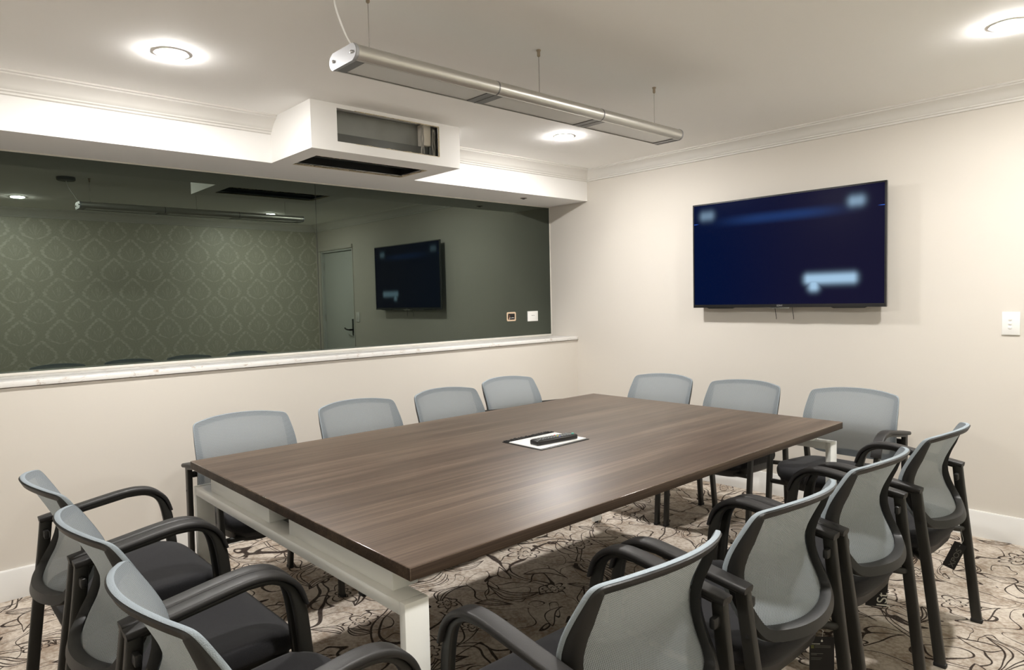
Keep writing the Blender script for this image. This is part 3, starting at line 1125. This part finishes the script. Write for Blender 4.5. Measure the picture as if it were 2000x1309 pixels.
for yy in (1.195, 1.971, 2.745):
    bm = bmesh.new()
    bm_cyl(bm, (WX, yy - pyc, hgt - 0.002), (WX, yy - pyc, ZC - PZ0 - 0.02), 0.0011, 8)
    obj('suspension_wire', bm, 'wire', pd)
    bm = bmesh.new()
    bm_lathe(bm, [(0.009, -0.0002), (0.009, -0.004), (0.0065, -0.007), (0.0065, -0.024), (0.003, -0.028)], (WX, yy - pyc, ZC - PZ0), n=16)
    obj('ceiling_fixing', bm, 'bronze', pd)
    bm = bmesh.new()
    bm_lathe(bm, [(0.006, -0.002), (0.006, 0.003), (0.003, 0.008), (0.002, 0.014)], (WX, yy - pyc, hgt), n=12)
    obj('wire_grip', bm, 'bronze', pd)
for yy in (PY0 + 0.022, PY0 + seg - 0.03, PY0 + seg * 0.75, PY0 + 2 * seg - 0.025, PY0 + 2 * seg + 0.03, PY0 + seg * 1.72):
    bm = bmesh.new()
    pts = [(0.03, yy - pyc, hgt - 0.004), (0.03, yy - pyc, hgt + 0.006), (0.03, yy - pyc + 0.002, hgt + 0.012)]
    bm_sweep(bm, pts, rrect(0.006, 0.003, 0.0012, 1))
    obj('clip', bm, 'bronze', pd)
bm = bmesh.new()
bm_lathe(bm, [(0.062, -0.0003), (0.062, -0.020), (0.056, -0.026), (0.008, -0.027)], (0.055, 1.05 - pyc, ZC - PZ0), n=36)
obj('ceiling_rose', bm, 'rose_grey', pd)
bm = bmesh.new()
pts = catmull([(0.055, 1.05 - pyc, ZC - PZ0 - 0.026), (0.046, 1.06 - pyc, 0.165), (0.035, 1.085 - pyc, 0.115), (0.031, 1.108 - pyc, 0.075), (0.03, PY0 + 0.022 - pyc, hgt + 0.002)], 8)
bm_sweep(bm, pts, rrect(0.0055, 0.0055, 0.0027, 3))
obj('power_cord', bm, 'cord_white', pd)

# ------------------------------------------------------------------ wall fittings
sw = tag(empty('light_switch', (-0.8155, YT, 1.1085)), 'white three-button light switch on the wall right of the television', 'switch')
bm = bmesh.new()
bm_box(bm, (-0.0375, -0.008, -0.0575), (0.0375, -0.0002, 0.0575), 0.002)
obj('plate', bm, 'gloss_white', sw)
for i, zz in enumerate((0.021, 0.0, -0.021)):
    bm = bmesh.new()
    bm_lathe(bm, [(0.0088, -0.008), (0.0086, -0.0102), (0.006, -0.0118)], (-0.0035, 0, zz), 'Y', 24)
    bt = obj('rocker_button', bm, 'gloss_white', sw)

pl = tag(empty('blank_plate', (XG, 3.897, 1.140)), 'square white outlet plate fixed on the dark glass', 'outlet')
bm = bmesh.new()
bm_box(bm, (0.0002, -0.0575, -0.041), (0.009, 0.0575, 0.041), 0.002)
obj('plate', bm, 'gloss_white', pl)
bm = bmesh.new()
bm_box(bm, (0.009, -0.016, 0.004), (0.0096, -0.002, 0.008), 0.0003, 1)
bm_box(bm, (0.009, 0.003, 0.004), (0.0096, 0.016, 0.008), 0.0003, 1)
obj('socket_slots', bm, 'clip_grey', pl)

jb = tag(empty('open_outlet_hole', (XG, 3.663, 1.144)), 'unfinished square outlet hole cut in the dark glass, wires showing', 'outlet')
bm = bmesh.new()
outer = rrect(0.098, 0.072, 0.012, 4)
inner = rrect(0.074, 0.050, 0.007, 4)
A = [bm.verts.new((0.0002, p[0], p[1])) for p in outer]
B = [bm.verts.new((0.0030, p[0], p[1])) for p in outer]
C_ = [bm.verts.new((0.0030, p[0] + random.uniform(-.002, .002), p[1] + random.uniform(-.002, .002))) for p in inner]
D_ = [bm.verts.new((0.0002, p[0], p[1])) for p in inner]
n = len(outer)
for i in range(n):
    j = (i + 1) % n
    bm.faces.new((A[i], A[j], B[j], B[i]))
    bm.faces.new((B[i], B[j], C_[j], C_[i]))
    bm.faces.new((C_[i], C_[j], D_[j], D_[i]))
obj('hole_edge', bm, 'hole_edge', jb)
bm = bmesh.new()
bm_prism(bm, inner, 'X', 0.0002, 0.0008)  # thin black sheet on the glass, painted for the hole's dark inside
obj('hole_shade', bm, 'black', jb)
for pts, mt in (([(0.001, -0.02, -0.024), (0.003, -0.018, -0.012), (0.002, -0.014, -0.006)], 'cord_white'),
                ([(0.001, 0.03, -0.012), (0.004, 0.014, -0.009), (0.002, -0.004, -0.012)], 'cord_white'),
                ([(0.001, -0.03, -0.02), (0.004, -0.022, -0.002), (0.002, -0.02, 0.012)], 'copper')):
    bm = bmesh.new()
    bm_sweep(bm, catmull(pts, 5), rrect(0.0035, 0.0035, 0.0016, 2), (0.3, 0.6, 0.7))
    obj('wire', bm, mt, jb)

sn = tag(empty('ceiling_sensor', (-3.742, 3.58, ZSOF)), 'small round sensor under the white bulkhead near the television wall', 'sensor')
bm = bmesh.new()
bm_lathe(bm, [(0.026, -0.0002), (0.026, -0.002), (0.022, -0.004), (0.016, -0.004)], (0, 0, 0), n=24)
obj('rim', bm, 'sensor_metal', sn)
bm = bmesh.new()
bm_lathe(bm, [(0.013, -0.004), (0.012, -0.007), (0.006, -0.010)], (0, 0, 0), n=20)
obj('lens', bm, 'clip_grey', sn)

# ------------------------------------------------------------------ chair prototype
# local frame: sitter looks along +y, origin on the floor under the chair
PROF = [(0.40, -0.232), (0.43, -0.240), (0.46, -0.238), (0.50, -0.222), (0.54, -0.200), (0.58, -0.187), (0.62, -0.186), (0.66, -0.198), (0.70, -0.217), (0.74, -0.238), (0.775, -0.256), (0.80, -0.268)]


def prof(z):
    if z <= PROF[0][0]:
        return PROF[0][1]
    for (z0, y0), (z1, y1) in zip(PROF, PROF[1:]):
        if z <= z1:
            t = (z - z0) / (z1 - z0)
            return y0 + (y1 - y0) * t
    return PROF[-1][1]


def surf(x, z):
    zs = (prof(z - 0.012) + 2 * prof(z) + prof(z + 0.012)) / 4
    return zs + 0.060 * (abs(x) / 0.22) ** 2.0


HALF = [(0.0, 0.790), (0.06, 0.789), (0.12, 0.785), (0.165, 0.779), (0.190, 0.775), (0.204, 0.769), (0.211, 0.756), (0.215, 0.73), (0.220, 0.68),
        (0.222, 0.63), (0.220, 0.58), (0.215, 0.53), (0.207, 0.495), (0.194, 0.470), (0.170, 0.455), (0.12, 0.447), (0.06, 0.443), (0.0, 0.4415)]
outl = HALF + [(-x_, z_) for x_, z_ in HALF[-2:0:-1]]
OUT = catmull(outl, 3, True)
NO = len(OUT)
INN = []
for i, (x_, z_) in enumerate(OUT):
    xa, za = OUT[(i - 1) % NO]
    xb, zb = OUT[(i + 1) % NO]
    tx, tz = xb - xa, zb - za
    l_ = math.hypot(tx, tz)
    nx, nz = tz / l_, -tx / l_          # contour runs clockwise seen from the front (+x first): inward normal
    if nx * (0 - x_) + nz * (0.61 - z_) < 0:
        nx, nz = -nx, -nz
    if z_ > 0.765:
        w_ = 0.020
    elif z_ < 0.50:
        w_ = 0.029 + (0.50 - z_) / 0.06 * 0.004
    else:
        w_ = 0.020 + 0.009 * min(1.0, (0.765 - z_) / 0.12)
    INN.append((x_ + nx * w_, z_ + nz * w_))

chair = tag(empty('visitor_chair'), 'x', 'chair', 'grey mesh-back visitor chairs around the table')
# backrest frame
bm = bmesh.new()
TH = 0.026
loops = [[], [], [], [], [], []]
for (x0, z0), (x1, z1) in zip(OUT, INN):
    mx, mz = (x0 + x1) / 2, (z0 + z1) / 2
    side = min(1.0, max(0.0, (0.775 - z0) / 0.08))
    th = 0.015 + 0.013 * side
    def q(x_, z_, f):
        return (x_, surf(x_, z_) - f, z_)
    loops[0].append(bm.verts.new(q(x0, z0, 0.002)))
    loops[1].append(bm.verts.new(q(x0, z0, th * 0.7)))
    loops[2].append(bm.verts.new(q(x0 * 0.75 + mx * 0.25, z0 * 0.75 + mz * 0.25, th)))
    loops[3].append(bm.verts.new(q(x1 * 0.8 + mx * 0.2, z1 * 0.8 + mz * 0.2, th)))
    loops[4].append(bm.verts.new(q(x1, z1, th * 0.7)))
    loops[5].append(bm.verts.new(q(x1, z1, 0.002)))
for a_ in range(6):
    b2 = (a_ + 1) % 6
    for i in range(NO):
        j = (i + 1) % NO
        bm.faces.new((loops[a_][i], loops[a_][j], loops[b2][j], loops[b2][i]))
obj('backrest_frame', bm, 'plastic_black', chair, smooth=50)
# backrest mesh: stretched over the front, wrapping the rim
bm = bmesh.new()
RN = 16
rings = []
OC = [(x_ * 1.006, (z_ - 0.61) * 1.006 + 0.61) for x_, z_ in OUT]
for r_ in range(1, RN + 1):
    t = r_ / RN
    ring = []
    for (x_, z_) in OC:
        px, pz = x_ * t, 0.61 + (z_ - 0.61) * t
        ring.append(bm.verts.new((px, surf(px, pz) + 0.0015, pz)))
    rings.append(ring)
cen = bm.verts.new((0, surf(0, 0.61) + 0.0015, 0.61))
for i in range(NO):
    bm.faces.new((cen, rings[0][i], rings[0][(i + 1) % NO]))
for a_, b2 in zip(rings, rings[1:]):
    for i in range(NO):
        j = (i + 1) % NO
        bm.faces.new((a_[i], a_[j], b2[j], b2[i]))
bmesh_part = obj('backrest_mesh', bm, 'mesh_fabric', chair, smooth=60)
bm = bmesh.new()
R_ = []
for kx, dy in ((1.002, 0.0022), (1.008, 0.0015), (1.011, -0.002), (1.011, -0.008), (1.004, -0.0105)):
    R_.append([bm.verts.new((x_ * kx, surf(x_, z_) + dy, 0.61 + (z_ - 0.61) * kx)) for x_, z_ in OUT])
for a_, b2 in zip(R_, R_[1:]):
    for i in range(NO):
        j = (i + 1) % NO
        bm.faces.new((a_[i], a_[j], b2[j], b2[i]))
obj('edge_piping', bm, 'piping', bmesh_part, smooth=60)


# seat cushion
def seat_top(x_, y_):
    z_ = 0.436 + 0.055 * (y_ - 0.0) * (1 if y_ > -0.3 else 1)
    if y_ > 0.13:
        z_ -= 0.030 * ((y_ - 0.13) / 0.105) ** 2
    z_ += 0.010 * (x_ / 0.23) ** 2 * (1 if y_ < 0.15 else 0.5)
    return z_


def plan(t, sc=1.0):
    """superellipse-like plan, front slightly wider"""
    a = 2 * PI * t
    c, s_ = math.cos(a), math.sin(a)
    e = 2 / 5.0
    x_ = math.copysign(abs(c) ** e, c)
    y_ = math.copysign(abs(s_) ** e, s_)
    w_ = 0.222 + 0.012 * y_
    return (x_ * w_ * sc, 0.004 + y_ * 0.219 * sc)


NS = 56
bm = bmesh.new()
defs = [(0.93, -0.058), (0.985, -0.050), (1.0, -0.034), (1.0, -0.020), (0.985, -0.009), (0.955, -0.002), (0.90, 0.001), (0.7, 0.002), (0.45, 0.001), (0.2, 0.0)]
rings = []
for sc, dz_ in defs:
    ring = []
    for i in range(NS):
        px, py = plan(i / NS, sc)
        ring.append(bm.verts.new((px, py, seat_top(px, py) + dz_)))
    rings.append(ring)
for a_, b2 in zip(rings, rings[1:]):
    for i in range(NS):
        j = (i + 1) % NS
        bm.faces.new((a_[i], a_[j], b2[j], b2[i]))
bm.faces.new(rings[0][::-1])
bm.faces.new(rings[-1])
obj('seat', bm, 'seat_fabric', chair, smooth=60)
bm = bmesh.new()
rings = []
for sc, dz_ in ((0.72, -0.104), (0.86, -0.099), (0.93, -0.085), (0.955, -0.054)):
    rings.append([bm.verts.new((plan(i / NS, sc)[0], plan(i / NS, sc)[1], seat_top(*plan(i / NS, sc)) + dz_)) for i in range(NS)])
for a_, b2 in zip(rings, rings[1:]):
    for i in range(NS):
        j = (i + 1) % NS
        bm.faces.new((a_[i], a_[j], b2[j], b2[i]))
bm.faces.new(rings[0][::-1])
bm.faces.new(rings[-1])
obj('seat_pan', bm, 'plastic_black', chair, smooth=60)
# side frames
for s in (-1, 1):
    xf, xa, xr = s * 0.244, s * 0.245, s * 0.226
    # front leg with its bend into the arm
    pts = [(xf, 0.219, 0.008), (s * 0.2445, 0.203, 0.25), (s * 0.245, 0.183, 0.49), (s * 0.245, 0.173, 0.548), (s * 0.245, 0.152, 0.595), (s * 0.245, 0.110, 0.623), (s * 0.245, 0.05, 0.627)]
    pts = catmull(pts, 5) + [(xa, -0.18, 0.593)]
    bm = bmesh.new()
    bm_sweep(bm, pts, lambda t: rrect(0.020, 0.033 if t < 0.42 else max(0.014, 0.033 - (t - 0.42) / 0.28 * 0.019), 0.005, 3))
    lg = obj('leg', bm, 'leg_black', chair, smooth=50)
    bm = bmesh.new()
    bm_box(bm, (xf - 0.0105, 0.200, 0.0), (xf + 0.0105, 0.238, 0.014), 0.003)
    obj('foot_glide', bm, 'glide_black', lg)
    # rear leg
    pts = [(xr, -0.262, 0.008), (s * 0.232, -0.226, 0.30), (s * 0.2385, -0.197, 0.52), (s * 0.241, -0.188, 0.598)]
    bm = bmesh.new()
    bm_sweep(bm, catmull(pts, 5), rrect(0.021, 0.034, 0.004, 2))
    # dark bolt socket on the outside of the post
    lg = obj('leg', bm, 'leg_black', chair, smooth=50)
    bm = bmesh.new()
    bm_box(bm, (xr - 0.0115, -0.2815, 0.0), (xr + 0.0115, -0.2425, 0.014), 0.003)
    obj('foot_glide', bm, 'glide_black', lg)
    bm = bmesh.new()
    bm_lathe(bm, [(0.0045, 0.0), (0.0045, s * 0.0012)], (s * 0.2485, -0.203, 0.49), 'X', 14)
    obj('bolt_socket', bm, 'glide_black', lg)
    # arm pad
    pts = [(xa, -0.206, 0.6015), (xa, -0.10, 0.6185), (xa, 0.03, 0.639), (xa, 0.092, 0.6405), (xa, 0.138, 0.626), (xa, 0.172, 0.594), (xa, 0.190, 0.548)]

    def sec(t):
        w_ = 0.045
        if t < 0.05:
            w_ = 0.040 + 0.005 * t / 0.05
        th_ = 0.018 if t < 0.6 else 0.018 - 0.010 * (t - 0.6) / 0.4
        return rrect(w_, th_, min(0.0075, th_ * 0.42), 3)
    bm = bmesh.new()
    bm_sweep(bm, catmull(pts, 6), sec)
    obj('armrest', bm, 'arm_black', chair, smooth=50)
    # bracket that joins backrest side and rear leg
    bm = bmesh.new()
    bm_box(bm, (min(s * 0.200, s * 0.2295), -0.200, 0.545), (max(s * 0.200, s * 0.2295), -0.184, 0.572), 0.006, 2)
    obj('back_bracket', bm, 'plastic_black', chair)
bm = bmesh.new()
bar = [(-0.2305, -0.212, 0.355), (-0.215, -0.205, 0.356), (-0.19, -0.178, 0.360), (-0.13, -0.150, 0.364), (0.0, -0.145, 0.365)]
bar = catmull(bar + [(-p_[0], p_[1], p_[2]) for p_ in bar[-2::-1]], 4)
bm_sweep(bm, bar, [(0.0115 * math.cos(2 * PI * i_ / 12), 0.0115 * math.sin(2 * PI * i_ / 12)) for i_ in range(12)], (0, 0, 1))
obj('rear_crossbar', bm, 'leg_black', chair)
bm = bmesh.new()
bm_cyl(bm, (-0.244, 0.190, 0.36), (0.244, 0.190, 0.36), 0.0115, 14)
obj('front_crossbar', bm, 'leg_black', chair)

# placement: (x, y, facing angle about z, label)
R90 = PI / 2
CH = [
    # along the right side, facing the window (-x)
    (-0.985, 1.105, R90, 'chair seen from behind at the near right corner of the table, nearest the viewer'),
    (-0.980, 1.680, R90, 'second chair of the row seen from behind, black small-print tag hanging under it'),
    (-0.975, 2.222, R90, 'third chair of the row seen from behind, black tag with white letters under it'),
    (-0.957, 2.812, R90, 'farthest chair of the row seen from behind, last before the television wall'),
    # along the window wall, facing +x
    (-2.893, 1.163, -R90, 'chair against the window wall at the near left corner of the table'),
    (-2.838, 1.720, -R90, 'second chair along the window wall, counted from the near table end'),
    (-2.838, 2.277, -R90, 'third chair along the window wall, counted from the near table end'),
    (-2.968, 2.862, -R90, 'chair along the window wall closest to the television wall corner'),
    # far end, backs to the TV wall, facing -y
    (-2.487, 3.350, PI, 'chair with its back to the television wall, nearest the window side'),
    (-1.945, 3.36, PI, 'middle chair of the three with backs to the television wall'),
    (-1.358, 3.37, PI, 'chair under the television at the far right table corner, its dark seat in full view'),
    # near end, facing +y
    (-2.412, 0.536, 0.0, 'end-of-table chair seen from behind, closest to the window wall and baseboard'),
    (-1.872, 0.539, 0.0, 'middle chair of the three at the near table end, seen from behind'),
    (-1.331, 0.536, 0.0, 'end-of-table chair seen from behind, nearest the white table leg and the viewer'),
]
for i, (x_, y_, a_, lab) in enumerate(CH):
    c_ = chair if i == 0 else copy_tree(chair)
    c_.location = (x_, y_, 0)
    c_.rotation_euler = (0, 0, a_)
    c_['label'] = lab


# ------------------------------------------------------------------ hang tags
def hang_tag(loc, rz, tilt, w, h, top_z, label, kind, bend=0.0):
    t = tag(empty('hang_tag', loc, rz), label, 'tag', 'black swing tags under the chairs')
    bm = bmesh.new()
    M = Matrix.Rotation(tilt, 4, 'Y')
    nseg = 6
    rows = []
    for j in range(nseg + 1):
        zz = -h * j / nseg
        yy = -bend * (j / nseg) ** 2
        rows.append([bm.verts.new(M @ Vector((sx_ * w / 2, yy, zz))) for sx_ in (-1, 1)])
    for a_, b2 in zip(rows, rows[1:]):
        bm.faces.new((a_[0], a_[1], b2[1], b2[0]))
    bmesh.ops.solidify(bm, geom=bm.faces, thickness=0.001)
    obj('card', bm, 'tag_black', t)
    bm = bmesh.new()
    bm_sweep(bm, catmull([tuple(M @ Vector((0, 0, -0.012))), tuple(M @ Vector((0.004, 0.003, 0.015))), (0.006, 0.004, (top_z - loc[2]) * 0.6), (0, 0, top_z - loc[2])], 4), rrect(0.0014, 0.0014, 0.0006, 1), (0, 1, 0))
    obj('string', bm, 'string', t)
    if kind == 'print':
        bm = bmesh.new()
        bm_lathe(bm, [(0.0028, -0.0003), (0.0028, -0.0008)], (0, 0, -0.012), 'Y', 14)
        obj('eyelet', bm, 'tag_print', t)

        def bar(rows_, mat):
            bm_ = bmesh.new()
            for (u0, u1, v0, v1) in rows_:
                bm_box(bm_, (-w / 2 + u0 * w, -0.0009, -v1), (-w / 2 + u1 * w, -0.0004, -v0))
            tag(obj('small_print', bm_, mat, t), kind='stuff')
        bar([(0.06, 0.40, 0.020, 0.0225), (0.06, 0.30, 0.0505, 0.052), (0.06, 0.55, 0.0470, 0.0485)], 'tag_dim')
        bar([(0.06, 0.42, 0.0195, 0.0215)], 'tag_print')
        bar([(0.06, 0.18, 0.0250, 0.0285), (0.06, 0.18, 0.0300, 0.0330)], 'tag_olive')
        bar([(0.22, 0.85, 0.0255, 0.0265), (0.22, 0.85, 0.0295, 0.0305), (0.06, 0.5, 0.0600, 0.0610), (0.06, 0.45, 0.0640, 0.0650)], 'tag_dim')
    else:
        body, size, u, v, mt = kind
        mtx = M @ Matrix.Translation((u, -0.0009, v)) @ Matrix.Rotation(PI / 2, 4, 'X') @ Matrix.Rotation(PI / 2, 4, 'Z')
        text_mesh('lettering', body, size, mt, t, mtx, 0.0002)
    return t


hang_tag((-0.783, 1.850, 0.338), math.radians(42), 0.0, 0.066, 0.125, 0.358, 'black tag printed with small lines hanging by the rear leg of a chair', 'print')
hang_tag((-0.822, 2.375, 0.336), math.radians(38), 0.06, 0.066, 0.098, 0.362, 'black tag with white outlined letters hanging under a chair seat', ('JSt', 0.046, 0.019, -0.073, 'tag_print'))
hang_tag((-0.744, 3.010, 0.303), math.radians(42), 0.45, 0.050, 0.105, 0.358, 'tilted black tag with faint lettering beside the farthest rear chair leg', ('XPOS', 0.030, 0.006, -0.060, 'tag_dim'))
